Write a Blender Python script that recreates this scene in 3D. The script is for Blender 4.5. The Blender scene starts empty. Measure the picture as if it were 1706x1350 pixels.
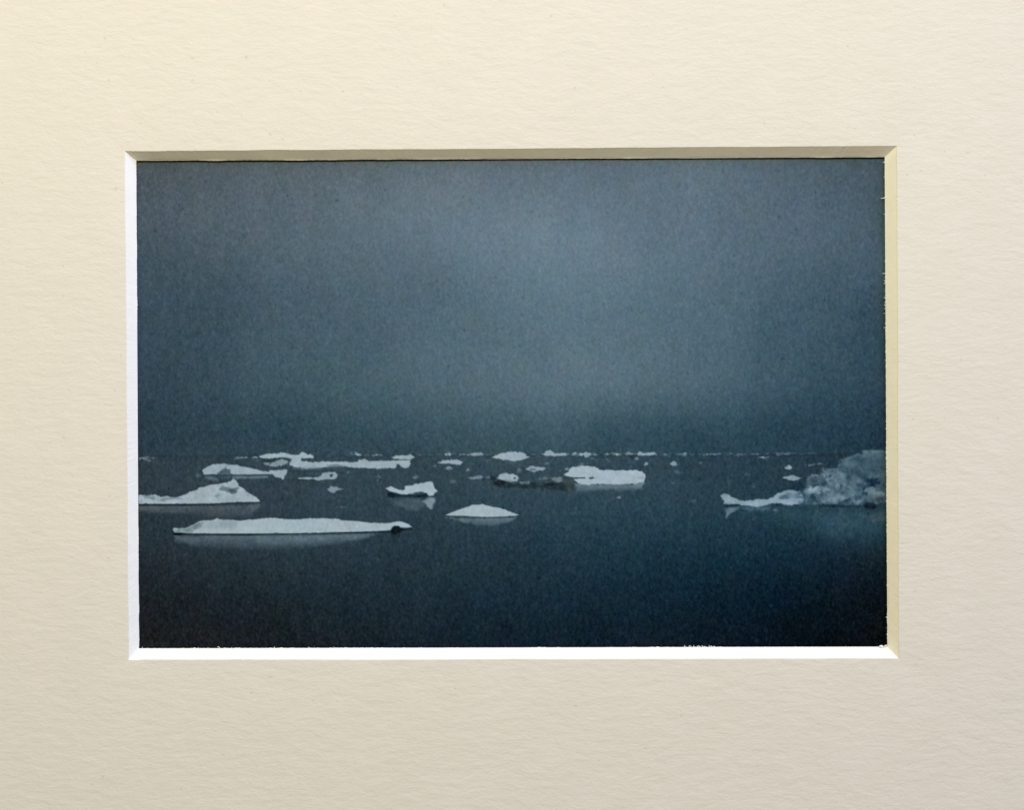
import bpy, math, random
import numpy as np
from mathutils import Vector

# ------------------------------------------------------------------ camera, world, lamps, exposure
scene = bpy.context.scene
COL = scene.collection
S = 0.0775e-3            # metres per picture unit on the mat's face
CX, CY = 853.0, 675.0    # middle of the mat area that is framed
D = 0.26                 # camera height above the mat

cam_data = bpy.data.cameras.new('camera')
cam = bpy.data.objects.new('camera', cam_data)
COL.objects.link(cam)
cam.location = (0, 0, D)
cam.rotation_euler = (0, 0, 0)
cam_data.sensor_width = 36.0
cam_data.lens = 36.0 * D / (1706 * S)
cam_data.clip_start = 0.01
cam_data.clip_end = 20.0
scene.camera = cam

world = bpy.data.worlds.new('World')
scene.world = world
world.use_nodes = True
bgn = world.node_tree.nodes['Background']
bgn.inputs['Color'].default_value = (1.0, 0.70, 0.18, 1)
bgn.inputs['Strength'].default_value = 0.095


def area_lamp(name, pos, size, size_y, power, color):
    d = bpy.data.lights.new(name, 'AREA')
    d.shape = 'RECTANGLE'
    d.size, d.size_y = size, size_y
    d.energy = power
    d.color = color
    o = bpy.data.objects.new(name, d)
    COL.objects.link(o)
    o.location = pos
    o.rotation_euler = (-Vector(pos)).to_track_quat('-Z', 'Y').to_euler()
    return o


area_lamp('room_lamp', (-0.05, 0.235, 0.345), 0.16, 0.16, 1.72, (1.0, 0.925, 0.645))
area_lamp('window_light', (0.565, 0.561, 0.413), 0.40, 0.40, 7.6, (0.445, 0.567, 1.0))

vs = scene.view_settings
vs.view_transform = 'Standard'
vs.look = 'None'
vs.exposure = 0.0
vs.gamma = 1.0
vs.use_curve_mapping = False
scene.cycles.max_bounces = 6

rng = np.random.default_rng(11)
random.seed(5)

# ------------------------------------------------------------------ helpers
T = 1.15e-3              # mat thickness
GAP = 0.30e-3            # the print lies a hair below the mat's underside


def at(px, py, z=0.0):
    k = (D - z) / D
    return ((px - CX) * S * k, (CY - py) * S * k, z)


def empty(name, label=None, cat=None):
    o = bpy.data.objects.new(name, None)
    o.empty_display_size = 0.01
    COL.objects.link(o)
    if label:
        o['label'] = label
        o['category'] = cat
    return o


def mesh_obj(name, verts, faces, mat, parent, smooth=False):
    me = bpy.data.meshes.new(name)
    me.from_pydata(verts, [], faces)
    if smooth:
        me.polygons.foreach_set('use_smooth', [True] * len(me.polygons))
    me.materials.append(mat)
    me.update()
    o = bpy.data.objects.new(name, me)
    COL.objects.link(o)
    o.parent = parent
    return o


def smooth_noise(n, sigma, r):
    a = r.normal(size=n + 200)
    k = np.exp(-0.5 * (np.arange(-100, 101) / sigma) ** 2)
    k /= np.sqrt((k ** 2).sum())
    return np.convolve(a, k, 'same')[100:-100]


# ------------------------------------------------------------------ materials
def new_mat(name):
    m = bpy.data.materials.new(name)
    m.use_nodes = True
    nt = m.node_tree
    b = nt.nodes['Principled BSDF']
    return m, nt, b


def N(nt, kind, **kw):
    n = nt.nodes.new(kind)
    for k, v in kw.items():
        if k in n.inputs:
            n.inputs[k].default_value = v
        else:
            setattr(n, k, v)
    return n


def mat_paper():
    """cream mat-board paper: felt-marked surface with short wavy sideways dents"""
    m, nt, b = new_mat('mat_paper')
    L = nt.links.new
    tc = N(nt, 'ShaderNodeTexCoord')
    # gently wander the coordinates so that no dent is quite straight
    wn = N(nt, 'ShaderNodeTexNoise', Scale=120.0, Detail=2.0)
    L(tc.outputs['Object'], wn.inputs['Vector'])
    wsub = N(nt, 'ShaderNodeVectorMath', operation='SUBTRACT')
    L(wn.outputs['Color'], wsub.inputs[0])
    wsub.inputs[1].default_value = (0.5, 0.5, 0.5)
    wmul = N(nt, 'ShaderNodeVectorMath', operation='MULTIPLY')
    L(wsub.outputs[0], wmul.inputs[0])
    wmul.inputs[1].default_value = (0.002, 0.0022, 0)
    wadd = N(nt, 'ShaderNodeVectorMath', operation='ADD')
    L(tc.outputs['Object'], wadd.inputs[0])
    L(wmul.outputs[0], wadd.inputs[1])

    def aniso(sx, sy, scale, detail, rough=0.55):
        mp = N(nt, 'ShaderNodeMapping')
        mp.inputs['Scale'].default_value = (sx, sy, 1)
        L(wadd.outputs[0], mp.inputs['Vector'])
        n = N(nt, 'ShaderNodeTexNoise', Scale=scale, Detail=detail, Roughness=rough)
        L(mp.outputs[0], n.inputs['Vector'])
        return n.outputs['Fac']

    n1 = aniso(0.42, 1.0, 1500.0, 3.0)
    n2 = aniso(0.50, 1.0, 700.0, 2.0)
    n3 = aniso(0.8, 1.0, 3300.0, 2.0)

    def mad(a, k, c):
        x = N(nt, 'ShaderNodeMath', operation='MULTIPLY_ADD')
        L(a, x.inputs[0])
        x.inputs[1].default_value = k
        if hasattr(c, 'links'):
            L(c, x.inputs[2])
        else:
            x.inputs[2].default_value = c
        return x.outputs[0]

    h = mad(n1, 0.50, mad(n2, 0.72, mad(n3, 0.26, 0.0)))
    bump = N(nt, 'ShaderNodeBump', Strength=0.56, Distance=0.00016)
    L(h, bump.inputs['Height'])
    L(bump.outputs[0], b.inputs['Normal'])
    # pulp colour: faint warm and cool blotches, a few darker flecks
    n4 = N(nt, 'ShaderNodeTexNoise', Scale=170.0, Detail=3.0, Roughness=0.6)
    L(tc.outputs['Object'], n4.inputs['Vector'])
    cr = N(nt, 'ShaderNodeValToRGB')
    cr.color_ramp.elements[0].position = 0.3
    cr.color_ramp.elements[0].color = (0.722, 0.694, 0.625, 1)
    cr.color_ramp.elements[1].position = 0.7
    cr.color_ramp.elements[1].color = (0.745, 0.706, 0.643, 1)
    L(n4.outputs['Fac'], cr.inputs['Fac'])
    n5 = N(nt, 'ShaderNodeTexNoise', Scale=1300.0, Detail=1.0)
    L(tc.outputs['Object'], n5.inputs['Vector'])
    fl = N(nt, 'ShaderNodeMapRange')
    fl.inputs['From Min'].default_value = 0.73
    fl.inputs['From Max'].default_value = 0.80
    L(n5.outputs['Fac'], fl.inputs['Value'])
    mx = N(nt, 'ShaderNodeMix', data_type='RGBA')
    flm = N(nt, 'ShaderNodeMath', operation='MULTIPLY')
    L(fl.outputs[0], flm.inputs[0])
    flm.inputs[1].default_value = 0.25
    L(flm.outputs[0], mx.inputs[0])
    L(cr.outputs[0], mx.inputs[6])
    mx.inputs[7].default_value = (0.36, 0.31, 0.22, 1)
    L(mx.outputs[2], b.inputs['Base Color'])
    b.inputs['Roughness'].default_value = 0.9
    b.inputs['Specular IOR Level'].default_value = 0.15
    return m


def mat_core():
    """freshly cut white board core"""
    m, nt, b = new_mat('board_core')
    L = nt.links.new
    tc = N(nt, 'ShaderNodeTexCoord')
    n = N(nt, 'ShaderNodeTexNoise', Scale=900.0, Detail=3.0)
    L(tc.outputs['Object'], n.inputs['Vector'])
    cr = N(nt, 'ShaderNodeValToRGB')
    cr.color_ramp.elements[0].position = 0.3
    cr.color_ramp.elements[0].color = (0.865, 0.855, 0.825, 1)
    cr.color_ramp.elements[1].position = 0.7
    cr.color_ramp.elements[1].color = (0.895, 0.885, 0.855, 1)
    L(n.outputs['Fac'], cr.inputs['Fac'])
    L(cr.outputs[0], b.inputs['Base Color'])
    bump = N(nt, 'ShaderNodeBump', Strength=0.3, Distance=0.00005)
    L(n.outputs['Fac'], bump.inputs['Height'])
    L(bump.outputs[0], b.inputs['Normal'])
    b.inputs['Roughness'].default_value = 0.9
    b.inputs['Specular IOR Level'].default_value = 0.1
    return m


def mat_print():
    """ink on lustre photo paper; the picture is stored as ink colours"""
    m, nt, b = new_mat('photo_ink')
    L = nt.links.new
    at_ = N(nt, 'ShaderNodeAttribute', attribute_name='ink')
    L(at_.outputs['Color'], b.inputs['Base Color'])
    b.inputs['Roughness'].default_value = 0.55
    b.inputs['Specular IOR Level'].default_value = 0.03
    tc = N(nt, 'ShaderNodeTexCoord')
    n = N(nt, 'ShaderNodeTexNoise', Scale=5200.0, Detail=1.0)
    L(tc.outputs['Object'], n.inputs['Vector'])
    bump = N(nt, 'ShaderNodeBump', Strength=0.25, Distance=0.00003)
    L(n.outputs['Fac'], bump.inputs['Height'])
    L(bump.outputs[0], b.inputs['Normal'])
    return m


PAPER, CORE, INK = mat_paper(), mat_core(), mat_print()

# ------------------------------------------------------------------ the mat board
mat_board = empty('mat_board', 'cream mat board with a rectangular window around the iceberg photograph', 'mat board')

OUT = [(208.5, 252.0), (1494.0, 243.5), (1497.0, 1097.5), (214.5, 1100.0)]     # window on the face
INN = [(227.0, 267.5), (1474.0, 261.5), (1478.5, 1078.0), (231.5, 1081.0)]     # window at the print
HX, HY = 0.128, 0.1025                                                        # half size of the board

RIM = [(-0.16e-3, 0.0), (-0.07e-3, -0.004e-3), (-0.02e-3, -0.018e-3), (0.0, -0.05e-3)]
NSEG = 520
face_v, face_f = [], []
bevels = []
edge_lines = []
corners_out = [(-HX, HY), (HX, HY), (HX, -HY), (-HX, -HY)]
inward = [(0, -1), (-1, 0), (0, 1), (1, 0)]


def line_pts(a, b, n):
    t = np.linspace(0, 1, n + 1)
    return np.stack([a[0] + (b[0] - a[0]) * t, a[1] + (b[1] - a[1]) * t], 1)


for side in range(4):
    a, b_ = side, (side + 1) % 4
    nrm = np.array(inward[side], float)
    t = np.linspace(0, 1, NSEG + 1)
    fade = np.clip(np.minimum(t, 1 - t) * 60, 0, 1)           # corners meet exactly
    wob = (smooth_noise(NSEG + 1, 40, rng) * 0.30 + smooth_noise(NSEG + 1, 6, rng) * 0.14 + rng.normal(size=NSEG + 1) * 0.10) * fade * S
    o = line_pts(at(*OUT[a])[:2], at(*OUT[b_])[:2], NSEG) + nrm * wob[:, None]
    rough_k = (0.12, 0.42, 0.30, 0.12)[side]
    wob2 = smooth_noise(NSEG + 1, 50, rng) * 0.30 * fade * S
    ragged = (smooth_noise(NSEG + 1, 4, rng) * 0.2 + rng.normal(size=NSEG + 1) * rough_k) * fade * S      # torn lower lip only
    i = line_pts(at(*INN[a], -T)[:2], at(*INN[b_], -T)[:2], NSEG) + nrm * wob2[:, None]
    outer = line_pts(corners_out[a], corners_out[b_], NSEG)
    # face sheet of this side: from the board's outer edge to the rounded cut
    base = len(face_v)
    dirv = np.zeros_like(o)
    ca, cb = np.array(at(*OUT[a])[:2]), np.array(at(*OUT[b_])[:2])
    mid = (np.array(at(*OUT[0])[:2]) + np.array(at(*OUT[2])[:2])) / 2
    rows = [np.c_[outer, np.zeros(NSEG + 1)]]
    for k in (0.35, 0.7, 0.9):
        rows.append(np.c_[outer * (1 - k) + o * k, np.zeros(NSEG + 1)])
    for dd, z in RIM:
        # offset outward from the cut, mitred at the corners
        off = o.copy()
        sx = np.sign(o[:, 0] - mid[0])
        sy = np.sign(o[:, 1] - mid[1])
        if side in (0, 2):
            off[:, 1] += -dd * sy
            edge = np.minimum(t, 1 - t)
            m0 = np.array(at(*OUT[a])[:2]); m1 = np.array(at(*OUT[b_])[:2])
            ln = abs(m1[0] - m0[0])
            off[:, 0] += -dd * np.sign(o[:, 0] - mid[0]) * np.abs(2 * t - 1)
        else:
            off[:, 0] += -dd * sx
            off[:, 1] += -dd * np.sign(o[:, 1] - mid[1]) * np.abs(2 * t - 1)
        rows.append(np.c_[off, np.full(NSEG + 1, z)])
    for r in rows:
        face_v += [tuple(p) for p in r]
    n = NSEG + 1
    for r in range(len(rows) - 1):
        for k in range(NSEG):
            p = base + r * n + k
            face_f.append((p, p + n, p + n + 1, p + 1))
    # bevel strip
    o3 = np.c_[o, np.full(n, RIM[-1][1])]
    i3 = np.c_[i, np.full(n, -T)]
    bv, bf = [], []
    NB = 8
    for r in range(NB + 1):
        k = (r / NB) ** 0.7
        row = o3 * (1 - k) + i3 * k
        if 0 < r < NB:
            row[:, 2] += smooth_noise(n, 25, rng) * fade * 0.002e-3
        if r == NB:
            row[:, :2] += nrm * ragged[:, None]
        bv += [tuple(p) for p in row]
    for r in range(NB):
        for q in range(NSEG):
            p = r * n + q
            bf.append((p, p + n, p + n + 1, p + 1))
    bevels.append((bv, bf))
    edge_lines.append(i3)

mesh_obj('face_paper', face_v, face_f, PAPER, mat_board, True)
bevel_objs = []
for (bv, bf), lab in zip(bevels, ('shaded upper bevel of the window', 'warm cream right bevel of the window', 'bright white lower bevel of the window', 'bluish white left bevel of the window')):
    bo = mesh_obj('bevel', bv, bf, CORE, mat_board, True)
    bo['label'] = lab
    bevel_objs.append(bo)
# underside and outer edges
cv, cf = [], []
for z in (-0.02e-3, -T):
    cv += [(x, y, z) for x, y in corners_out]
cv += [at(*p, -T) for p in INN]
for k in range(4):
    q = (k + 1) % 4
    cf.append((k, q, 4 + q, 4 + k))
    cf.append((4 + k, 4 + q, 8 + q, 8 + k))
mesh_obj('board_core', cv, cf, CORE, mat_board)


def fibre(side, x, y, dx, dy, rad, lift=0.3):
    """one torn paper fibre: root at the window's lower edge (picture units), reaching dx, dy over the print"""
    n, k = 6, 4
    root = np.array(at(x, y, -T + 0.02e-3))
    tip = np.array(at(x + dx, y + dy, -T + 0.02e-3))
    ax = tip - root
    ln = np.linalg.norm(ax)
    ax /= ln
    sd = np.array([-ax[1], ax[0], 0])
    bend = random.uniform(-0.22, 0.22) * ln
    vs_, fs_ = [], []
    for j in range(n + 1):
        u = j / n
        c = root - ax * 0.05e-3 + (tip - root) * u + sd * bend * math.sin(u * math.pi) + np.array([0, 0, 1]) * ln * lift * u * (1 - 0.5 * u)
        r = rad * S * (1 - 0.75 * u) * random.uniform(0.8, 1.2)
        for q in range(k):
            w = q / k * 2 * math.pi
            vs_.append(tuple(c + sd * math.cos(w) * r + np.array([0, 0, 1]) * math.sin(w) * r * 0.7))
    for j in range(n):
        for q in range(k):
            a0 = j * k + q
            b0 = j * k + (q + 1) % k
            fs_.append((a0, b0, b0 + k, a0 + k))
    fs_.append(tuple(range(n * k, n * k + k)))
    return mesh_obj('fibre', vs_, fs_, CORE, bevel_objs[side], True)


def edge_at(side, u):
    """picture position of the window's lower edge at fraction u along a side"""
    p = edge_lines[side][int(round(u * NSEG))]
    k = (D + T) / D
    return p[0] / (S * k) + CX, CY - p[1] / (S * k)


def side_u(side, v):
    a, b_ = INN[side], INN[(side + 1) % 4]
    ax = 0 if side in (0, 2) else 1
    return min(1, max(0, (v - a[ax]) / (b_[ax] - a[ax])))


# torn fibres seen singly: right edge (y, length, droop, radius)
for y, l, d, r in [(268, 5, 3, .7), (271, 4, -1, .6), (293, 3, 4, .55), (329, 9, 1.5, 1.0), (359, 5, -3, .5), (393, 3, 1, .4), (413, 2.5, 1, .5),
                   (455, 7, 0.5, .7), (462, 3, 2, .6), (468, 4, -2, .9), (471, 4.5, 2, .9), (482, 2.5, 2, .5), (497, 4, -2, .8), (503, 3.5, 2, .7),
                   (509, 4, -2, .8), (513, 3, 3, .5), (523, 5, -2, .45), (537, 2.5, 2, .6), (541, 3, -2, .5), (546, 5, .5, .7), (576, 2.5, 1, .5),
                   (600, 3, 2, .4), (1027, 4, 2, .9), (1031, 2.5, -2, .6), (1046, 3, 1, .5), (1059, 3.5, -2, .7), (1075, 4, 1, .7)]:
    x0, y0 = edge_at(1, side_u(1, y))
    fibre(1, x0 + 0.6, y, -l, d, r)
for k in range(46):
    y = random.uniform(285, 1070)
    x0, y0 = edge_at(1, side_u(1, y))
    fibre(1, x0 + 0.6, y, -random.uniform(1.0, 2.8), random.uniform(-2, 2), random.uniform(.3, .55))
# lower edge
for x, l, d, r in [(236, 4, 1.5, .9), (246, 2.5, 1, .6), (333, 3, -3, .8), (348, 2.5, -3, .7), (366, 4, -4.5, .9), (389, 2.5, -4, .8), (457, 4, .2, .9),
                   (478, 2, -3, .5), (516, 2, -4, .6), (525, 2.5, -2, .5), (556, 3, 1, 1.1), (592, 2, -4, .7), (700, 2, 2, .5), (786, 3, -1, .5),
                   (850, 2.5, 2, .5), (930, 2, -2, .5), (1306, 2, 2, .5), (1410, 3, -1, .6)]:
    x0, y0 = edge_at(2, side_u(2, x))
    fibre(2, x, y0 + 0.6, d, -l, r)
for k in range(20):     # the frayed tuft
    x = 1141 + k * 2.7 + random.uniform(-1, 1)
    x0, y0 = edge_at(2, side_u(2, x))
    fibre(2, x, y0 + 0.6, random.uniform(-4, -1) if k > 3 else random.uniform(-3, 2), -random.uniform(2.2, 4.6) * (1.0 if k < 18 else .6), random.uniform(.7, 1.2))
for k in range(40):
    x = random.uniform(245, 1465)
    x0, y0 = edge_at(2, side_u(2, x))
    fibre(2, x, y0 + 0.6, random.uniform(-2.5, 2.0), -random.uniform(0.8, 2.2), random.uniform(.3, .6))
# upper edge
for x, l, d, r in [(261, 1.6, .5, 1.0), (284, 2, 1, .5), (520, 2, 1, .5), (690, 1.5, 1, .6), (966, 1.8, .6, .9), (1003, 1.5, -1, .6), (1290, 1.6, .5, .5)]:
    x0, y0 = edge_at(0, side_u(0, x))
    fibre(0, x, y0 - 0.6, d, l, r)


def burr(side, px, py, rx, ry, rz):
    """small torn lump of board core"""
    v, f = [], []
    nu, nv = 12, 8
    c = np.array(at(px, py, -T + rz * S * 0.5))
    for j in range(nv + 1):
        th = math.pi * j / nv
        for k in range(nu):
            ph = 2 * math.pi * k / nu
            r = 1 + random.uniform(-0.16, 0.16)
            v.append((c[0] + rx * S * r * math.sin(th) * math.cos(ph), c[1] + ry * S * r * math.sin(th) * math.sin(ph), c[2] + rz * S * r * math.cos(th)))
    for j in range(nv):
        for k in range(nu):
            f.append((j * nu + k, j * nu + (k + 1) % nu, (j + 1) * nu + (k + 1) % nu, (j + 1) * nu + k))
    return mesh_obj('paper_burr', v, f, CORE, bevel_objs[side], True)


burr(2, 1468.0, 1078.0, 4.2, 2.6, 2.2)
burr(2, 1475.5, 1077.2, 2.4, 1.8, 1.8)

# ------------------------------------------------------------------ the photographic print
ST = 1.2
X0, X1, Y0, Y1 = 196.0, 1510.0, 232.0, 1114.0
nx, ny = int((X1 - X0) / ST) + 1, int((Y1 - Y0) / ST) + 1
gx = X0 + np.arange(nx) * ST
gy = Y0 + np.arange(ny) * ST
PX, PY = np.meshgrid(gx, gy)


def field(sig_x, sig_y=None, seed=0):
    """smooth random field over the print, unit variance; sigmas in picture units"""
    sig_y = sig_y or sig_x
    a = np.random.default_rng(seed).normal(size=(ny, nx))
    fx = np.fft.fftfreq(nx)[None, :]
    fy = np.fft.fftfreq(ny)[:, None]
    g = np.exp(-2 * math.pi ** 2 * ((fx * sig_x / ST) ** 2 + (fy * sig_y / ST) ** 2))
    r = np.fft.ifft2(np.fft.fft2(a) * g).real
    return (r - r.mean()) / r.std()


# tone of the pictured sky and sea (sRGB), by rows from top to bottom
GXC = np.array([230, 450, 700, 900, 1100, 1300, 1475.0])
GYC = np.array([270, 400, 520, 640, 735, 775, 840, 910, 990, 1070.0])
BASE = np.array([
    [(76, 85, 92), (84, 95, 103), (93, 106, 115), (97, 110, 121), (93, 108, 119), (84, 99, 110), (72, 86, 96)],
    [(70, 84, 94), (81, 97, 108), (95, 113, 125), (104, 123, 136), (97, 116, 128), (84, 103, 115), (69, 87, 98)],
    [(55, 73, 85), (67, 87, 99), (81, 102, 114), (92, 114, 126), (87, 109, 121), (71, 93, 106), (51, 73, 86)],
    [(50, 68, 80), (62, 84, 95), (79, 101, 112), (89, 111, 122), (82, 104, 115), (62, 86, 99), (43, 66, 79)],
    [(41, 59, 71), (47, 69, 81), (55, 78, 89), (59, 84, 95), (49, 75, 87), (37, 63, 77), (33, 55, 69)],
    [(45, 61, 70), (50, 69, 79), (53, 74, 84), (54, 77, 87), (47, 71, 82), (38, 62, 74), (33, 54, 67)],
    [(42, 56, 65), (47, 64, 75), (48, 68, 79), (48, 72, 83), (42, 67, 79), (34, 58, 71), (31, 51, 63)],
    [(36, 46, 53), (42, 57, 67), (40, 58, 69), (36, 59, 71), (29, 55, 68), (22, 48, 62), (24, 40, 51)],
    [(28, 34, 39), (30, 42, 50), (30, 47, 57), (24, 45, 58), (17, 39, 52), (9, 29, 42), (9, 18, 25)],
    [(25, 27, 30), (26, 31, 36), (21, 34, 43), (15, 32, 43), (11, 27, 37), (4, 16, 25), (6, 10, 12)],
], float)


def interp_base():
    out = np.zeros((ny, nx, 3))
    tmp = np.zeros((len(GYC), nx, 3))

    def hermite(xs, ys, q):
        m = np.gradient(ys, xs)
        j = np.clip(np.searchsorted(xs, q) - 1, 0, len(xs) - 2)
        h = xs[j + 1] - xs[j]
        u = np.clip((q - xs[j]) / h, 0, 1)
        return ((1 + 2 * u) * (1 - u) ** 2 * ys[j] + u * (1 - u) ** 2 * h * m[j] + u * u * (3 - 2 * u) * ys[j + 1] + u * u * (u - 1) * h * m[j + 1])
    for c in range(3):
        for r in range(len(GYC)):
            tmp[r, :, c] = hermite(GXC, BASE[r, :, c], gx)
        for q in range(nx):
            out[:, q, c] = hermite(GYC, tmp[:, q, c], gy)
    return out


img = interp_base()
hor = 758.6 + (PX - 230) * (755.6 - 758.6) / (1475 - 230)         # pictured horizon
# broad cloud mottling, streaks, grain
up = PY < hor
img += (field(60, 40, 1) * 1.3 + field(16, 30, 2) * 1.2)[..., None] * np.where(up, 1, 0.6)[..., None]
img *= 1 - 0.05 * np.exp(-((PY - hor - 1) / 2.0) ** 2)[..., None]
wet = (np.clip((PY - hor) / 1.5, 0, 1) * np.clip(1 - (PY - hor) / 120, 0, 1))[..., None]      # the water starts a shade greyer than the sky
img += wet * np.array([0.5, -2.2, -2.4])
img *= 1 - (0.05 * np.exp(-((PY - hor - 3.0) / 3.0) ** 2))[..., None]

part_id = np.zeros((ny, nx), np.int32)      # 0 sea / sky, else floe number
rough_a, rough_b = field(1.25, 1.0, 5), field(5, 3, 6)
tex_a, tex_b = field(2.2, 1.6, 7), field(7, 4, 8)

K = 1706 / 260.0
ORG = dict(A=200, B=440, C=680, D=900, E=1080, F=1260)


def P(c, *pts):
    return [(ORG[c] + x / K, 730 + y / K) for x, y in pts]


def sdf(poly, pad):
    p = np.array(poly, float)
    x0, x1 = p[:, 0].min() - pad, p[:, 0].max() + pad
    y0, y1 = p[:, 1].min() - pad, p[:, 1].max() + pad
    i0, i1 = max(0, int((x0 - X0) / ST)), min(nx, int((x1 - X0) / ST) + 2)
    j0, j1 = max(0, int((y0 - Y0) / ST)), min(ny, int((y1 - Y0) / ST) + 2)
    sl = (slice(j0, j1), slice(i0, i1))
    x, y = PX[sl], PY[sl]
    dist = np.full(x.shape, 1e9)
    ins = np.zeros(x.shape, bool)
    for k in range(len(p)):
        ax, ay = p[k]
        bx, by = p[(k + 1) % len(p)]
        ex, ey = bx - ax, by - ay
        L2 = ex * ex + ey * ey + 1e-9
        u = np.clip(((x - ax) * ex + (y - ay) * ey) / L2, 0, 1)
        dist = np.minimum(dist, np.hypot(x - ax - u * ex, y - ay - u * ey))
        if ay != by:
            c = ((ay > y) != (by > y)) & (x < (bx - ax) * (y - ay) / (by - ay) + ax)
            ins ^= c
    return sl, np.where(ins, dist, -dist)


def paint(poly, col, alpha=1.0, soft=0.9, rough=0.5, tex=0.0, grad=None, patchy=0.0):
    """lay ink over an outline; soft = half width of its edge; grad = (y0, a0, y1, a1) fades it downwards"""
    sl, d = sdf(poly, soft * 2 + 3)
    d = d + rough_a[sl] * rough * 0.5 + rough_b[sl] * rough * 0.45
    a = np.clip((d + soft) / (2 * soft), 0, 1)
    a = a * a * (3 - 2 * a)
    cover = a > 0.5
    a = a * alpha
    if patchy:
        a = a * np.clip(1 - patchy * 0.5 + patchy * 0.45 * tex_a[sl], 0.0, 1.15)
    if grad:
        y0, a0, y1, a1 = grad
        a = a * np.clip(a0 + (a1 - a0) * np.clip((PY[sl] - y0) / (y1 - y0), 0, 1), 0, 1)
    c = np.array(col, float)[None, None, :]
    t = (tex_a[sl] * 0.5 + tex_b[sl] * 0.8) * tex
    img[sl] = img[sl] * (1 - a[..., None]) + (c + t[..., None]) * a[..., None]
    return sl, cover


FLOES = []
dr0 = np.random.default_rng(19)


def floe(polys, alpha=1.0, col=(163, 180, 189), soft=1.35, rough=0.8, tex=2.2, label=None):
    """a pictured floe: one part of the print"""
    FLOES.append(label)
    k = len(FLOES)
    for p in polys:
        sl, cov = paint(p, col, alpha, soft, rough, tex)
        part_id[sl][cov] = k
    return k


def ell(c, x, y, rx, ry, n=14):
    return P(c, *[(x + rx * math.cos(2 * math.pi * k / n), y + ry * math.sin(2 * math.pi * k / n)) for k in range(n)])


DARK = (22, 40, 50)
BLACK = (6, 14, 20)
ICE = (160, 178, 188)
GREY = (120, 140, 150)


def dark(poly, a=0.7, col=DARK, soft=1.6, rough=0.8):
    paint(poly, col, a, soft, rough, 2.0)


def speck(poly, a=0.5, soft=1.3):
    paint(poly, ICE, min(1, a * 1.5), soft + 0.4, 1.1, 4.0, None, 0.8)


# --- along the horizon, left to right
speck(P('A', (205, 212), (290, 197), (380, 213), (372, 240), (300, 244), (260, 236), (205, 226)), .42, 1.8)
speck(P('A', (1250, 222), (1300, 205), (1335, 200), (1340, 222), (1280, 235)), .5)
speck(P('A', (1340, 215), (1400, 195), (1440, 205), (1500, 205), (1500, 220), (1380, 228)), .45)
speck(P('A', (1440, 240), (1550, 235), (1550, 255), (1460, 262)), .22, 1.8)
speck(P('B', (690, 182), (750, 176), (762, 192), (700, 200)), .32)
speck(P('B', (880, 165), (960, 155), (980, 185), (900, 195)), .18, 2)
speck(P('B', (978, 180), (1003, 150), (1055, 188), (1000, 195)), .7)
speck(P('B', (1095, 180), (1150, 178), (1150, 196), (1100, 196)), .2)
speck(P('B', (1185, 188), (1290, 176), (1295, 194), (1190, 200)), .6)
speck(P('B', (1690, 180), (1720, 176), (1720, 190), (1690, 190)), .3)
speck(P('C', (105, 180), (190, 172), (192, 195), (110, 195)), .34)
speck(P('C', (400, 185), (440, 152), (488, 178), (460, 196), (410, 196)), .6)
speck(P('C', (562, 178), (608, 170), (610, 190), (566, 192)), .38)
floe([P('C', (645, 190), (700, 165), (800, 162), (828, 185), (740, 198))], .68, soft=1.3, label='thin ice fragment on the pictured horizon')
speck(P('C', (1415, 175), (1460, 160), (1465, 195), (1420, 200)), .25, 2)
for x0, x1, y0, y1, a in [(320, 462, 164, 194, .62), (565, 640, 168, 190, .32), (640, 680, 180, 192, .18), (680, 756, 162, 192, .74), (802, 876, 160, 192, .68),
                          (930, 1012, 162, 186, .5), (1320, 1462, 170, 190, .34), (1462, 1540, 174, 188, .16), (1605, 1706, 178, 192, .15)]:
    speck(P('D', (x0, (y0 + y1) / 2 + 4), (x0 + 20, y0 + 6), ((x0 + x1) / 2, y0), (x1 - 15, y0 + 4), (x1, (y0 + y1) / 2), (x1 - 25, y1), (x0 + 25, y1)), a, 1.1)
floe([P('D', (35, 178), (60, 146), (110, 134), (150, 163), (200, 168), (280, 164), (287, 190), (160, 196), (60, 196))], .88, label='small bright hump of ice on the pictured horizon')
floe([P('D', (465, 172), (510, 153), (562, 172), (538, 196), (525, 212), (492, 208), (475, 190))], .78, soft=1.2)
floe([P('D', (1045, 172), (1085, 148), (1130, 162), (1250, 156), (1274, 180), (1200, 194), (1080, 190))], .84)
speck(P('D', (1550, 182), (1578, 157), (1606, 172), (1590, 200), (1562, 200)), .9, 1.0)
for x0, x1, a in [(580, 755, .55), (800, 905, .3), (940, 1065, .26)]:
    speck(P('E', (x0, 184), (x0 + 40, 174), ((x0 + x1) / 2 + 20, 164), (x1, 182), (x1 - 40, 194), (x0 + 30, 194)), a, 1.2)
speck(P('E', (1150, 182), (1185, 162), (1200, 180), (1180, 198)), .45)
speck(P('E', (1195, 212), (1250, 200), (1315, 206), (1290, 222), (1220, 222)), .55)
speck(P('E', (1405, 180), (1480, 168), (1550, 158), (1555, 176), (1480, 184), (1410, 190)), .36)
dark(ell('D', 1002, 212, 32, 16), .7)
speck(ell('D', 1048, 222, 18, 18), .5)
speck(ell('D', 748, 236, 20, 14), .25)
speck(ell('D', 575, 235, 30, 20), .15, 2)

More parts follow.
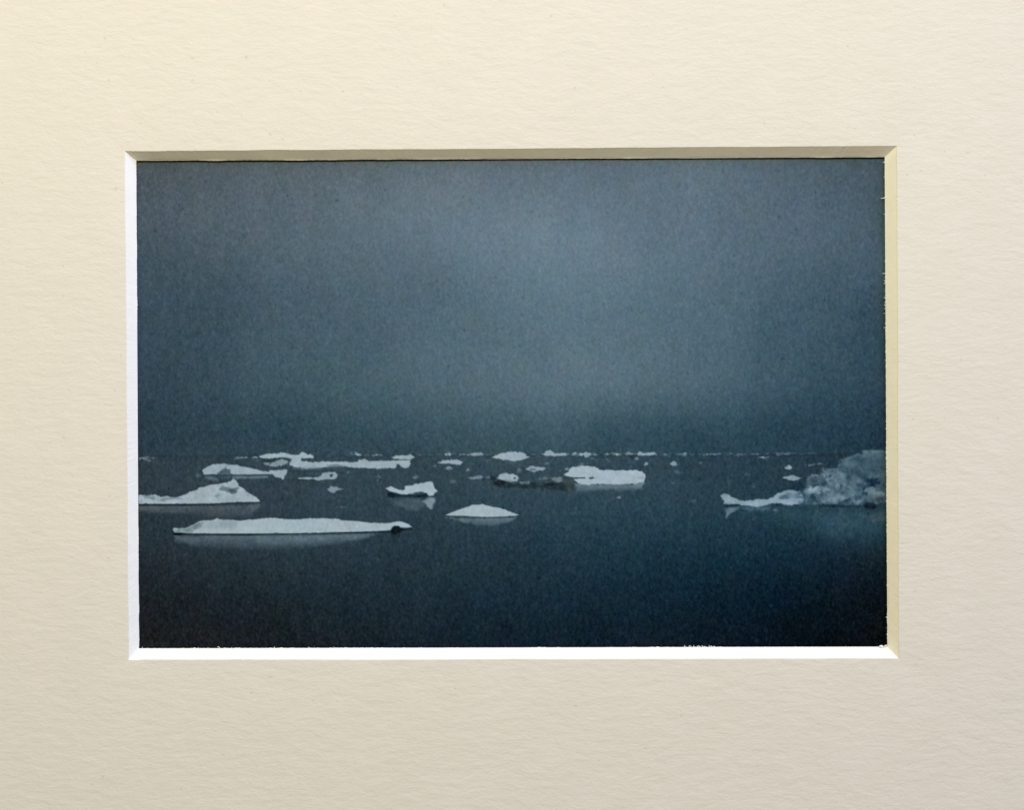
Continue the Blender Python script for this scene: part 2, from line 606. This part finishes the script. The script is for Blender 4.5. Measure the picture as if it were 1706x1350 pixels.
for k in range(46):
    x_ = 700 + k * 14.5 + dr0.uniform(-5, 5)
    y_ = 758.6 + (x_ - 230) * (-3.0) / 1245 + dr0.uniform(-0.8, 0.9)
    w_ = dr0.uniform(3, 9)
    paint([(x_ - w_, y_ + .3), (x_ - w_ * .3, y_ - dr0.uniform(.6, 1.6)), (x_ + w_ * .5, y_ - .7), (x_ + w_, y_ + .5), (x_, y_ + 1.1)], ICE, dr0.uniform(.2, .5) * (1 if x_ > 880 else .6), 1.1, .6, 3)
# --- far floes, left
k1 = floe([P('A', (1520, 205), (1545, 188), (1600, 175), (1706, 171)) + P('B', (120, 178), (230, 163), (300, 186), (380, 180), (425, 153), (470, 180), (540, 188), (538, 218), (440, 224), (330, 228), (230, 214), (120, 216)) + P('A', (1650, 222), (1560, 222))],
           .98, label='ragged far floe above the long flat floe')
floe([P('B', (275, 275), (325, 228), (400, 222), (408, 250), (520, 265), (700, 258), (1000, 262), (1040, 240), (1105, 230), (1150, 248), (1300, 245), (1600, 241), (1592, 300), (1568, 330), (1510, 322), (1478, 300), (1452, 290), (1440, 325), (1300, 334), (1100, 330), (960, 328), (870, 312), (780, 312), (700, 318), (640, 326), (540, 332), (440, 336), (340, 322), (280, 300))],
     .97, label='long flat far floe on the left')
paint(P('B', (690, 300), (790, 286), (860, 300), (850, 330), (700, 330)), (70, 88, 98), .55, 1.5, .8, 3)
paint(P('B', (300, 325), (440, 318), (640, 316), (640, 340), (440, 350), (320, 345)), GREY, .5, 1.6, .8, 3)
dark(ell('B', 1466, 296, 18, 16), .45)
floe([P('A', (1560, 275), (1640, 262)) + P('B', (60, 285), (140, 248), (200, 232), (258, 250), (250, 285), (180, 302), (100, 312)) + P('A', (1600, 300))], .72, soft=1.5, label='dull broken floe at the end of the long flat floe')
floe([P('B', (1395, 212), (1450, 190), (1560, 185), (1600, 170), (1638, 210), (1600, 238), (1420, 232))], .92, label='small floe over the end of the long flat floe')
dark(P('B', (1380, 236), (1620, 238), (1620, 244), (1380, 243)), .4, soft=1.0)
dark(P('A', (1540, 232), (1706, 236)) + P('B', (130, 232), (60, 270)) + P('A', (1560, 265)), .35)
dark(P('B', (240, 345), (420, 350), (560, 360), (560, 380), (300, 385)), .25, (40, 56, 66), 2.5)
# rounded floe behind the hill-shaped one
floe([P('A', (900, 352), (925, 325), (975, 303), (1040, 285), (1110, 283), (1170, 290), (1290, 297), (1330, 312), (1400, 325), (1500, 344), (1560, 358), (1640, 374), (1640, 392), (1560, 397), (1400, 401), (1210, 399), (1060, 401), (920, 401)),
      P('A', (1668, 372), (1706, 356)) + P('B', (58, 352), (62, 394), (0, 398)) + P('A', (1690, 392)),
      P('B', (80, 372), (110, 355), (250, 350), (248, 382), (215, 420), (206, 462), (180, 440), (110, 420), (88, 388))], .94, label='rounded floe behind the hill-shaped floe')
paint(P('A', (1062, 385), (1100, 352), (1150, 330), (1200, 348), (1222, 398), (1210, 440), (1140, 455), (1085, 440)), (62, 80, 90), .85, 2.0, 1.0, 5)
paint(P('A', (930, 415), (1000, 418), (1085, 450), (1080, 480), (1000, 470), (935, 445)), GREY, .5, 2, .8, 5)
paint(P('A', (1225, 412), (1400, 415), (1620, 408), (1622, 436), (1500, 442), (1300, 450), (1230, 446)), GREY, .62, 1.8, .8, 5)
paint(P('A', (1640, 400), (1690, 395), (1706, 400)) + P('B', (40, 404), (40, 432), (0, 425)), GREY, .5, 1.6, .8, 4)
dark(P('A', (905, 403), (1060, 405), (1220, 405), (1640, 400), (1640, 412), (1220, 412), (905, 412)), .5, soft=0.9)
speck(P('A', (810, 410), (850, 395), (885, 415), (860, 440), (820, 430)), .3, 2)
floe([P('B', (370, 442), (480, 428), (540, 434), (600, 428), (640, 392), (700, 371), (780, 377), (800, 405), (775, 452), (700, 452), (600, 466), (540, 450), (480, 456))], .85, soft=1.2, label='low floe with a small hole')
dark(ell('B', 735, 412, 18, 15), .7, soft=1.0)
dark(P('B', (240, 455), (380, 452), (540, 458), (560, 475), (250, 470)), .3)
floe([P('B', (688, 562), (735, 528), (800, 545), (872, 558), (800, 580), (760, 612), (720, 602), (700, 575))], .72, soft=1.5, label='small lone scrap of ice in open water')
speck(P('B', (1212, 440), (1245, 414), (1270, 430), (1240, 466)), .65)
speck(P('B', (1625, 425), (1660, 415), (1660, 435), (1630, 440)), .25)
speck(P('B', (905, 358), (940, 354), (945, 372), (910, 376)), .4)
speck(P('B', (750, 758), (840, 748), (905, 756), (905, 764), (840, 758), (750, 766)), .24, 1.3)
speck(P('B', (860, 640), (910, 630), (910, 645)), .1, 2)

# --- hill-shaped floe at the left edge
paint(P('A', (203, 742), (700, 744), (1100, 742), (1530, 725), (1490, 800), (1400, 870), (1100, 880), (700, 830), (203, 800)), (88, 98, 104), .9, 3.4, 1.2, 4, (730 + 742 / K, 1, 730 + 880 / K, .15))
floe([P('A', (100, 620), (240, 624), (300, 638), (380, 621), (440, 645), (520, 640), (580, 655), (660, 635), (740, 605), (800, 580), (880, 540), (980, 510), (1050, 497), (1180, 485), (1215, 470), (1240, 448), (1268, 470), (1287, 495), (1287, 530), (1330, 553), (1380, 588), (1440, 618), (1490, 648), (1520, 680), (1527, 698), (1400, 702), (1200, 706), (1000, 718), (800, 718), (600, 720), (100, 723))],
     .98, (166, 181, 188), tex=5, label='hill-shaped floe cut by the left edge of the picture')
paint(P('A', (1085, 565), (1118, 512), (1150, 536), (1200, 546), (1288, 548), (1272, 602), (1225, 612), (1150, 582)), (86, 102, 109), .9, 2.2, .9, 8)
paint(P('A', (1180, 560), (1270, 556), (1262, 600), (1210, 600)), (66, 82, 90), .75, 1.8, .8, 4)
paint(P('A', (1005, 632), (1060, 606), (1112, 625), (1062, 655)), (112, 128, 135), .7, 2.0, .8, 5)
paint(P('A', (905, 630), (930, 610), (938, 640), (915, 660)), (130, 146, 152), .5, 1.6, .8, 5)
paint(P('A', (420, 690), (480, 652), (560, 650), (640, 650), (680, 672), (560, 668), (470, 695)), (108, 124, 131), .7, 1.8, .8, 6)
paint(P('A', (250, 632), (330, 638), (380, 648), (370, 680), (330, 665), (270, 660)), (110, 126, 132), .7, 1.8, .8, 6)
paint(P('A', (203, 680), (260, 690), (250, 712), (203, 712)), (130, 146, 150), .4, 1.8, .8, 6)
dark(P('A', (190, 724), (600, 723), (1000, 720), (1200, 710), (1535, 702), (1535, 712), (1200, 722), (1000, 738), (600, 742), (190, 745)), .9, (28, 42, 50), .9, .4)

# --- the big floe in front
paint(P('A', (600, 1066), (1200, 1062), (1706, 1064)) + P('B', (500, 1056), (1000, 1046), (1250, 1046), (1100, 1100), (800, 1160), (400, 1210), (0, 1225)) + P('A', (1300, 1225), (800, 1190), (610, 1120)),
      (104, 124, 134), .78, 3.6, 1.2, 5, (730 + 1060 / K, 1, 730 + 1225 / K, .12))
paint(P('A', (1500, 1072), (1706, 1072)) + P('B', (400, 1066), (800, 1070), (600, 1140), (100, 1170)) + P('A', (1500, 1140)), (112, 132, 142), .35, 6, 1.0, 3)
floe([P('A', (575, 1003), (590, 980), (640, 990), (700, 988), (740, 975), (800, 948), (860, 915), (900, 905), (980, 905), (1060, 884), (1130, 899), (1250, 900), (1300, 905), (1400, 895), (1500, 889), (1600, 876), (1706, 875))
      + P('B', (150, 880), (250, 889), (400, 890), (520, 880), (640, 878), (800, 890), (850, 905), (1000, 911), (1200, 930), (1330, 934), (1400, 920), (1480, 909), (1540, 930), (1590, 955), (1614, 974), (1560, 986), (1500, 985), (1470, 960), (1420, 970), (1385, 1010), (1200, 1022), (1000, 1026), (700, 1035), (500, 1041), (0, 1046))
      + P('A', (1600, 1046), (1300, 1047), (1000, 1047), (800, 1046), (720, 1040), (640, 1035), (590, 1030))], 1.0, (169, 185, 193), soft=1.2, rough=.45, label='long low white floe in front with a dark notch at its right end')
paint(P('A', (578, 1005), (640, 995), (700, 992), (800, 965), (860, 930), (880, 960), (800, 1000), (790, 1036), (640, 1032), (590, 1025)), (116, 134, 142), .9, 2.0, 1.2, 9)
paint(P('A', (790, 960), (860, 925), (900, 930), (860, 985), (810, 1000)), (98, 116, 124), .7, 2.0, 1.0, 6)
paint(P('A', (880, 915), (1060, 895), (1300, 915), (1250, 985), (1000, 1000), (880, 980)), (148, 164, 173), .5, 4, 1.0, 7)
dark(P('A', (570, 1042), (715, 1046), (1000, 1050), (1706, 1050)) + P('B', (500, 1046), (1000, 1030), (1390, 1020), (1390, 1034), (1000, 1042), (500, 1056), (0, 1060)) + P('A', (1400, 1070), (1000, 1062), (720, 1062), (600, 1064)), .92, (14, 28, 36), .9, .5)
dark(P('A', (585, 1044), (650, 1040), (715, 1046), (708, 1060), (640, 1066), (592, 1060)), .95, (4, 8, 12), .9, .4)
dark(ell('B', 1440, 1012, 58, 50), .95, (8, 18, 24), 1.5, .8)
dark(P('B', (1480, 990), (1612, 982), (1612, 1004), (1500, 1016)), .85, (14, 28, 36), 1.1, .5)
dark(ell('B', 1440, 1070, 45, 20), .4)
speck(P('B', (1505, 1050), (1515, 1040), (1520, 1085), (1510, 1088)), .15, 1.2)

# --- tilted floe and its mirror image
paint(P('B', (1380, 665), (1706, 650)) + P('C', (140, 670), (180, 740), (100, 790)) + P('B', (1600, 790), (1420, 740)), (78, 98, 110), .65, 4, 1.2, 4)
floe([P('B', (1338, 556), (1385, 536), (1440, 555), (1520, 580), (1545, 555), (1533, 530), (1620, 520), (1642, 500), (1706, 494)) + P('C', (60, 500), (160, 495), (200, 478), (240, 470), (268, 484), (280, 530), (316, 580), (272, 626), (225, 636), (205, 606), (150, 590), (60, 600)) + P('B', (1640, 612), (1560, 619), (1500, 616), (1440, 600), (1370, 580))],
     1.0, (169, 185, 194), label='tilted white floe with its mirror image in the water')
dark(P('B', (1342, 600), (1380, 592), (1440, 610), (1500, 622), (1640, 624), (1706, 618)) + P('C', (60, 606), (150, 596), (200, 608), (222, 640), (180, 656), (60, 652)) + P('B', (1640, 644), (1500, 645), (1420, 656), (1350, 650)), .88, (14, 36, 46), 1.4, .7)
paint(P('C', (60, 604), (150, 594), (190, 604), (150, 618), (60, 616)), (110, 128, 134), .4, 1.5, .8, 5)
floe([P('C', (155, 695), (215, 655), (240, 645), (282, 650), (297, 685), (272, 730), (252, 778), (215, 760), (190, 725))], .78, (148, 165, 177), soft=2.6, label='mirror image below the tilted floe')
dark(P('C', (215, 640), (285, 636), (285, 646), (215, 648)), .6, soft=.9)

# --- middle distance, centre
floe([P('C', (905, 211), (950, 195), (1010, 165), (1090, 149), (1160, 147), (1240, 155), (1290, 180), (1292, 200), (1322, 211), (1290, 222), (1240, 240), (1170, 253), (1100, 249), (1030, 240), (980, 225), (930, 221))], .97, label='lens-shaped far floe near the horizon')
paint(P('C', (1060, 260), (1240, 260), (1230, 330), (1200, 370), (1180, 290), (1080, 290)), (90, 110, 120), .35, 3, 1.2, 3)
floe([P('C', (322, 272), (380, 240), (440, 245), (500, 240), (530, 231), (592, 260), (565, 287), (500, 286), (430, 279), (370, 280))], .92, label='thin pale floe left of the lens-shaped one')
speck(P('C', (408, 332), (440, 309), (477, 330), (445, 352)), .55, 1.5)
speck(P('C', (612, 352), (650, 338), (674, 352), (640, 364)), .42, 1.5)
speck(ell('C', 295, 305, 18, 14), .22, 1.6)
speck(ell('C', 490, 482, 26, 16), .24, 2)
speck(ell('C', 70, 425, 26, 14), .2, 2)
speck(ell('C', 870, 245, 30, 12), .14, 2)
speck(ell('C', 1225, 360, 34, 20), .24, 2)
speck(ell('C', 1510, 280, 22, 20), .2, 2)
floe([P('C', (652, 436), (720, 424), (790, 409), (832, 424), (800, 446), (700, 447))], .6, soft=1.5, label='dim sliver of ice before the dirty floe')
speck(P('C', (850, 430), (890, 422), (892, 440), (852, 442)), .3)
# dirty floe
paint(P('C', (900, 500), (1000, 460), (1200, 495), (1420, 485), (1706, 490)) + P('D', (250, 440), (372, 480), (365, 560), (300, 590), (180, 560), (60, 550)) + P('C', (1400, 545), (1100, 545), (950, 530)), (28, 43, 49), .8, 2.6, 1.6, 4)
floe([P('C', (1425, 447), (1500, 424), (1560, 440), (1620, 424), (1690, 430), (1706, 440)) + P('D', (245, 428), (300, 455), (372, 465), (372, 540), (330, 590), (240, 545), (100, 530)) + P('C', (1420, 515), (1400, 480))], .55, (62, 76, 80), soft=2.2, rough=1.3, tex=7, label='dirty grey-brown floe beside the block-shaped floe')
paint(P('C', (1428, 448), (1500, 424), (1535, 438), (1500, 460), (1440, 462)), (128, 142, 143), .75, 1.6, 1.0, 6)
paint(P('D', (120, 440), (180, 426), (242, 430), (240, 462), (200, 490), (150, 470)), (126, 139, 138), .75, 1.6, 1.0, 6)
paint(P('D', (250, 450), (340, 470), (360, 530), (320, 570), (270, 530)), (70, 78, 79), .6, 2.4, 1.2, 7)
dark(P('C', (1480, 500), (1600, 490), (1706, 500)) + P('D', (180, 490), (200, 515), (120, 528), (20, 520)) + P('C', (1500, 525)), .7, (16, 28, 32), 2)
dark(P('C', (900, 420), (950, 425), (975, 455), (950, 470), (890, 460)), .6, (24, 38, 46), 1.6)
dark(ell('C', 826, 450, 22, 14), .6)
floe([P('C', (968, 442), (1000, 405), (1050, 385), (1120, 395), (1150, 389), (1200, 415), (1212, 440), (1190, 477), (1130, 482), (1070, 470), (1030, 458))], .94, label='small crusty floe at the left end of the dirty floe')
dark(ell('C', 1165, 442, 18, 11), .75, soft=.9)
paint(P('C', (1060, 455), (1140, 462), (1140, 474), (1070, 468)), (90, 100, 102), .5, 1.2, .6, 3)
dark(P('C', (935, 495), (990, 462), (1055, 472), (1050, 505), (990, 526), (950, 520)), .85, (26, 34, 40), 1.6)
speck(P('C', (1060, 500), (1120, 485), (1190, 485), (1130, 510), (1080, 520)), .3, 1.8)
speck(P('C', (1210, 480), (1330, 478), (1320, 500), (1250, 504)), .48, 1.6)
floe([P('C', (1290, 342), (1340, 308), (1420, 316), (1502, 328), (1470, 356), (1420, 356), (1382, 382), (1330, 362))], .84, soft=1.3, label='small floe with a dark middle above the dirty floe')
dark(ell('C', 1362, 347, 34, 13), .65, soft=1.1)
# block-shaped floe
paint(P('D', (380, 500), (640, 505), (900, 508), (1130, 490), (1110, 570), (900, 575), (700, 570), (600, 585), (400, 600)), (120, 140, 150), .85, 3.2, 1.6, 6, (730 + 500 / K, 1, 730 + 595 / K, .2))
floe([P('D', (258, 406), (310, 370), (340, 324), (420, 315), (520, 305), (600, 320), (652, 350), (760, 350), (850, 354), (1050, 355), (1112, 365), (1146, 400), (1153, 440), (1130, 482), (1050, 500), (850, 506), (640, 502), (480, 508), (420, 496), (366, 456), (345, 428))], 1.0, (169, 185, 194), soft=1.0, label='block-shaped white floe right of the dirty floe')
dark(P('D', (262, 424), (345, 430), (380, 446), (380, 455), (340, 452)), .7, (50, 62, 66), 1.2)
dark(P('D', (345, 432), (420, 430), (490, 428), (492, 444), (420, 446), (360, 448)), .85, (40, 54, 62), .8, .6)
dark(P('D', (535, 430), (575, 428), (580, 444), (540, 446)), .8, (40, 54, 62), .8, .5)
dark(P('D', (580, 434), (625, 432), (625, 440), (580, 442)), .5, (60, 74, 82), .9, .4)
paint(P('D', (1060, 436), (1130, 428), (1132, 444), (1065, 446)), (130, 148, 156), .6, 1.2, .6, 4)
speck(P('D', (262, 342), (305, 326), (312, 346), (280, 356)), .35)
speck(ell('D', 60, 280, 40, 14), .15, 2)
speck(ell('D', 455, 285, 30, 12), .2, 2)
speck(ell('D', 820, 326, 20, 12), .28, 1.6)
floe([P('D', (1416, 285), (1455, 254), (1480, 260), (1498, 290), (1460, 312), (1430, 300))], .75, soft=1.5)
speck(P('D', (1475, 235), (1500, 225), (1500, 245), (1480, 252)), .3, 1.6)
speck(P('D', (1445, 350), (1490, 345), (1535, 380), (1510, 395), (1480, 372)), .38, 1.6)
speck(ell('D', 1452, 487, 22, 18), .42, 1.5)
speck(ell('D', 1160, 284, 18, 15), .48, 1.3)
speck(ell('D', 862, 650, 20, 14), .42, 1.4)
speck(ell('D', 1000, 272, 30, 12), .2, 1.6)

# --- the mound
paint(P('C', (420, 872), (720, 872), (1190, 868), (1100, 920), (1000, 945), (880, 972), (760, 955), (640, 935), (520, 905)), (112, 130, 140), .92, 3.4, 1.4, 5, (730 + 868 / K, 1, 730 + 975 / K, .3))
floe([P('C', (405, 848), (470, 815), (560, 785), (640, 755), (710, 729), (760, 731), (820, 724), (880, 745), (1000, 765), (1080, 795), (1150, 820), (1217, 845), (1160, 855), (1000, 862), (850, 867), (720, 863), (600, 853))], 1.0, (170, 186, 195), soft=1.0, rough=.5, label='white mound-shaped floe in open water')
dark(P('C', (380, 852), (600, 855), (720, 866), (850, 869), (1000, 865), (1220, 852), (1220, 860), (1000, 873), (850, 877), (720, 875), (600, 864)), .7, (32, 50, 60), .9, .5)

# --- right side
speck(P('E', (1500, 328), (1540, 304), (1572, 330), (1540, 346)), .66, 1.4)
speck(ell('E', 575, 266, 30, 12), .26, 1.5)
speck(ell('E', 1080, 400, 30, 12), .12, 2)
speck(ell('E', 1155, 520, 24, 20), .15, 2)
speck(ell('E', 490, 685, 30, 16), .12, 2)
floe([P('E', (1470, 436), (1540, 415), (1582, 408), (1692, 436), (1640, 462), (1570, 468))], .8, soft=1.3, label='small bright floe before the pale iceberg')
speck(P('F', (530, 296), (600, 290), (690, 272), (722, 280), (690, 296), (580, 310)), .4, 1.5)
dark(P('F', (560, 310), (700, 296), (720, 315), (600, 325)), .4)
# teal glow of the iceberg in the water
paint(P('F', (-150, 760), (200, 750), (700, 760), (1400, 760), (1500, 800), (1500, 1050), (1200, 1150), (850, 1120), (500, 950), (100, 850)), (50, 84, 96), .6, 28, 2.0, 3)
paint(P('F', (600, 770), (1180, 770), (1180, 900), (1000, 1060), (800, 1040), (640, 900)), (60, 88, 101), .4, 18, 2.0, 3)
paint(P('F', (1230, 850), (1400, 800), (1400, 900), (1280, 920)), (78, 90, 100), .5, 4, 1.5, 4)
# its low snout
floe([P('E', (783, 630), (820, 605), (870, 610), (920, 640), (990, 680), (1050, 690), (1110, 680), (1200, 664), (1300, 676), (1370, 640), (1430, 605), (1500, 575), (1560, 567), (1620, 580), (1706, 600), (1706, 700), (1640, 722), (1560, 738), (1500, 730), (1440, 716), (1380, 718), (1290, 732), (1180, 757), (1110, 742), (1020, 735), (960, 722), (820, 726), (828, 690))],
     .93, (150, 170, 181), soft=1.3, rough=.8, tex=6, label='low snout of ice reaching left from the pale iceberg')
paint(P('E', (1450, 630), (1520, 600), (1640, 595), (1706, 600), (1706, 660), (1600, 665), (1500, 680), (1440, 672)), (96, 122, 136), .5, 3.2, 2.4, 14)
dark(ell('E', 1480, 648, 48, 22), .6, (50, 78, 92), 2)
paint(P('E', (1640, 690), (1706, 680), (1720, 730), (1640, 735)), (80, 106, 122), .6, 3, 1, 4)
# iceberg
berg = P('F', (470, 600), (505, 570), (530, 520), (552, 455), (600, 405), (680, 400), (712, 345), (780, 340), (880, 330), (915, 270), (930, 235), (1040, 200), (1130, 155), (1180, 134), (1300, 130), (1500, 140), (1500, 700), (1300, 735), (1180, 742), (1000, 747), (860, 742), (700, 748), (600, 722), (540, 715), (500, 670))
kb = floe([berg], .88, (64, 88, 101), soft=3.4, rough=1.6, tex=3, label='pale iceberg cut by the right edge of the picture')
m_ = (part_id == kb).astype(float)
u_, v_ = (PX - 1260) * K, (PY - 730) * K                                  # crop units of the berg
crag = np.clip((v_ - 300) / 160, 0.12, 1) * np.clip((1500 - u_) / 300, 0.45, 1)
lump = field(4.5, 4.0, 31) * 14 + field(2.6, 2.4, 32) * 9 + field(10, 7, 33) * 9
img += (m_ * crag * (lump + 16))[..., None] * np.array([1.0, 1.02, 1.02])
img += (m_ * (1 - crag) * (field(7, 2.2, 34) * 3.0 + field(12, 8, 35) * 3))[..., None]
for x, y, rx, ry, c, a, s in [
        (1280, 200, 130, 40, (84, 106, 116), .4, 4), (1270, 380, 120, 80, (56, 80, 94), .5, 5), (1080, 330, 120, 80, (66, 92, 106), .4, 5),
        (620, 440, 60, 30, (92, 120, 134), .5, 3), (745, 385, 46, 50, (112, 136, 148), .55, 3), (690, 470, 30, 36, (88, 116, 130), .4, 3),
        (850, 380, 60, 36, (98, 122, 134), .45, 3), (735, 495, 38, 28, (34, 62, 80), .75, 2.4), (885, 500, 30, 56, (122, 144, 156), .6, 2.4),
        (780, 440, 14, 60, (120, 142, 154), .5, 1.8), (950, 440, 30, 45, (104, 128, 140), .5, 2.5), (1005, 540, 44, 22, (146, 165, 175), .85, 1.9),
        (960, 505, 26, 14, (120, 142, 154), .6, 1.6), (930, 535, 14, 24, (56, 80, 94), .6, 1.5), (655, 572, 62, 32, (132, 153, 165), .8, 2.4),
        (690, 545, 24, 14, (140, 160, 170), .6, 1.6), (560, 605, 36, 16, (124, 146, 158), .7, 1.9), (790, 575, 60, 22, (94, 118, 132), .5, 2.5),
        (830, 662, 50, 20, (126, 148, 160), .7, 2), (870, 690, 50, 16, (112, 134, 148), .6, 2), (780, 640, 40, 14, (100, 122, 136), .5, 1.8),
        (985, 650, 60, 24, (112, 134, 148), .65, 2.2), (1030, 620, 26, 12, (116, 138, 150), .5, 1.6), (690, 660, 50, 26, (80, 100, 114), .5, 2.4),
        (930, 600, 70, 16, (66, 88, 102), .55, 2), (740, 620, 40, 12, (60, 84, 98), .5, 1.8), (620, 650, 30, 26, (42, 68, 84), .6, 2),
        (1110, 660, 56, 24, (42, 70, 86), .65, 2.2), (1270, 480, 82, 42, (22, 46, 66), .85, 3), (1160, 520, 56, 24, (42, 70, 88), .6, 2.4),
        (1190, 590, 36, 54, (36, 60, 78), .65, 2.4), (1110, 590, 54, 20, (72, 102, 114), .5, 2.4), (1330, 605, 70, 32, (122, 139, 147), .75, 2.6),
        (1300, 640, 50, 16, (98, 112, 120), .5, 2), (1250, 568, 36, 12, (124, 144, 153), .65, 1.6), (1240, 650, 40, 18, (80, 94, 102), .5, 2),
        (1350, 685, 60, 30, (46, 56, 62), .6, 2.4), (600, 690, 60, 26, (50, 76, 90), .6, 2.4), (500, 640, 60, 30, (66, 94, 110), .5, 3), (600, 560, 70, 20, (140, 160, 170), .5, 3), (720, 560, 60, 26, (136, 157, 168), .5, 3), (820, 480, 60, 50, (116, 139, 151), .35, 5),
        (880, 420, 70, 40, (112, 135, 147), .35, 5), (1010, 280, 70, 50, (86, 110, 122), .4, 5), (760, 670, 60, 20, (126, 147, 159), .5, 2.4), (900, 655, 60, 24, (124, 145, 157), .5, 2.6)]:
    paint(ell('F', x, y, rx, ry), c, min(1, a * 1.2), s, 2.8, 9)
paint(P('F', (1130, 160), (1180, 140), (1300, 134), (1400, 144), (1400, 165), (1300, 152), (1180, 158)), (108, 130, 139), .6, 2.0, 1.2, 4)
paint(P('F', (920, 240), (1040, 203), (1130, 158), (1130, 180), (1050, 218), (940, 252)), (94, 117, 129), .55, 2.2, 1.2, 4)
paint(P('F', (712, 350), (780, 342), (880, 332), (920, 272), (930, 300), (890, 345), (780, 360), (730, 375)), (108, 132, 144), .5, 1.8, 1.0, 4)
paint(P('F', (548, 470), (560, 440), (600, 406), (680, 402), (650, 420), (600, 430)), (104, 130, 144), .6, 1.6, .8, 4)
dark(P('F', (660, 725), (760, 730), (860, 735), (1140, 738), (1140, 752), (860, 758), (700, 752)), .75, (18, 42, 58), 1.6, 1.0)
dark(ell('F', 1245, 742, 72, 38), .85, (10, 22, 30), 3, 1.2)
dark(ell('F', 620, 790, 20, 70), .3, (34, 58, 72), 3, 1.2)
dark(P('F', (380, 520), (450, 490), (540, 505), (540, 560), (420, 565), (340, 560)), .5, (24, 44, 62), 2.5)
dark(P('E', (820, 728), (960, 726), (1010, 740), (950, 756), (840, 756)), .55, soft=1.6)
floe([P('E', (850, 775), (900, 764), (1000, 756), (960, 785), (920, 815), (855, 858), (850, 820))], .66, (136, 156, 169), soft=2.6, label='mirror image below the snout of ice')
paint(P('E', (1000, 765), (1110, 750), (1180, 765), (1330, 740), (1330, 790), (1100, 800)), (92, 114, 128), .6, 3, 1.6, 6)
speck(ell('F', 212, 785, 26, 20), .3, 2)
speck(P('E', (845, 840), (870, 835), (860, 885), (848, 880)), .2, 2)

# ink grain, fine weave and chroma blotches of the print; a few dust specks
g1, g2, g3 = field(1.1, 1.7, 41), field(0.65, 0.65, 42), field(5, 5, 43)
lum = img.mean(axis=2)
amp = np.clip(5.2 - lum * 0.016, 3.0, 5.2)
img += ((g1 * 0.85 + g2 * 0.55) * amp)[..., None]
img[..., 0] += field(7, 7, 44) * 0.9
img[..., 2] += field(8, 8, 45) * 1.0
img[..., 1] += g3 * 0.5
weave = np.sin((PX + PY) * 2 * math.pi / 5.3) * field(40, 40, 46)
img += (weave * 1.0 + field(1.6, 26, 47) * 0.5)[..., None]
dr = np.random.default_rng(77)
for k in range(140):
    x, y = dr.uniform(236, 1468), dr.uniform(275, 1072)
    sgn = 1 if (y > 850 and dr.random() < .75) else -1
    s = dr.uniform(1.0, 1.7)
    i, j = int((x - X0) / ST), int((y - Y0) / ST)
    sl = (slice(j - 5, j + 6), slice(i - 5, i + 6))
    img[sl] += (sgn * dr.uniform(8, 24) * np.exp(-((PX[sl] - x) ** 2 + (PY[sl] - y) ** 2) / (2 * s * s)))[..., None]

img = np.clip(img, 1, 250) / 255.0
lin = np.where(img <= 0.04045, img / 12.92, ((img + 0.055) / 1.055) ** 2.4)
INK_GAIN = np.array([1.0 / 1.13, 1.0 / 1.06, 1.0 / 0.955])      # paper seen under this light at unit reflectance
ink = np.clip(lin * INK_GAIN, 0, 0.85)

photo = empty('photographic_print', 'blue-grey photographic print of ice floes on calm sea seen through the mat window', 'photograph')
zp = -T - GAP
kz = (D - zp) / D
VX = (PX - CX) * S * kz
VY = (CY - PY) * S * kz
# faint cockle of the paper
VZ = zp + np.clip(field(300, 260, 51), -2, 2) * 0.015e-3 - 0.03e-3

sky_cell = (PY < hor)[:-1, :-1]
cell = part_id[:-1, :-1].copy()
cell[(cell == 0) & sky_cell] = -1


def print_part(name, mask, label=None):
    jj, ii = np.nonzero(mask)
    if len(jj) == 0:
        return None
    a = jj * nx + ii
    quads = np.stack([a, a + nx, a + nx + 1, a + 1], 1)
    used, inv = np.unique(quads.ravel(), return_inverse=True)
    co = np.stack([VX.ravel()[used], VY.ravel()[used], VZ.ravel()[used]], 1)
    me = bpy.data.meshes.new(name)
    me.vertices.add(len(used))
    me.vertices.foreach_set('co', co.ravel())
    nq = len(quads)
    me.loops.add(nq * 4)
    me.loops.foreach_set('vertex_index', inv.astype(np.int32).ravel())
    me.polygons.add(nq)
    me.polygons.foreach_set('loop_start', np.arange(nq, dtype=np.int32) * 4)
    me.polygons.foreach_set('loop_total', np.full(nq, 4, np.int32))
    me.polygons.foreach_set('use_smooth', np.ones(nq, bool))
    me.update(calc_edges=True)
    at_ = me.attributes.new('ink', 'FLOAT_COLOR', 'POINT')
    rgba = np.ones((len(used), 4), np.float32)
    rgba[:, :3] = ink.reshape(-1, 3)[used]
    at_.data.foreach_set('color', rgba.ravel())
    me.materials.append(INK)
    o = bpy.data.objects.new(name, me)
    COL.objects.link(o)
    o.parent = photo
    if label:
        o['label'] = label
    return o


print_part('printed_sky', cell == -1, 'dark blue-grey cloudy sky in the print')
print_part('printed_sea', cell == 0, 'calm dark teal sea in the print')
for k, lab in enumerate(FLOES):
    nm = 'printed_reflection' if lab and lab.startswith('mirror') else ('printed_iceberg' if lab and lab.startswith('pale iceberg') else 'printed_ice_floe')
    print_part(nm, cell == k + 1, lab)
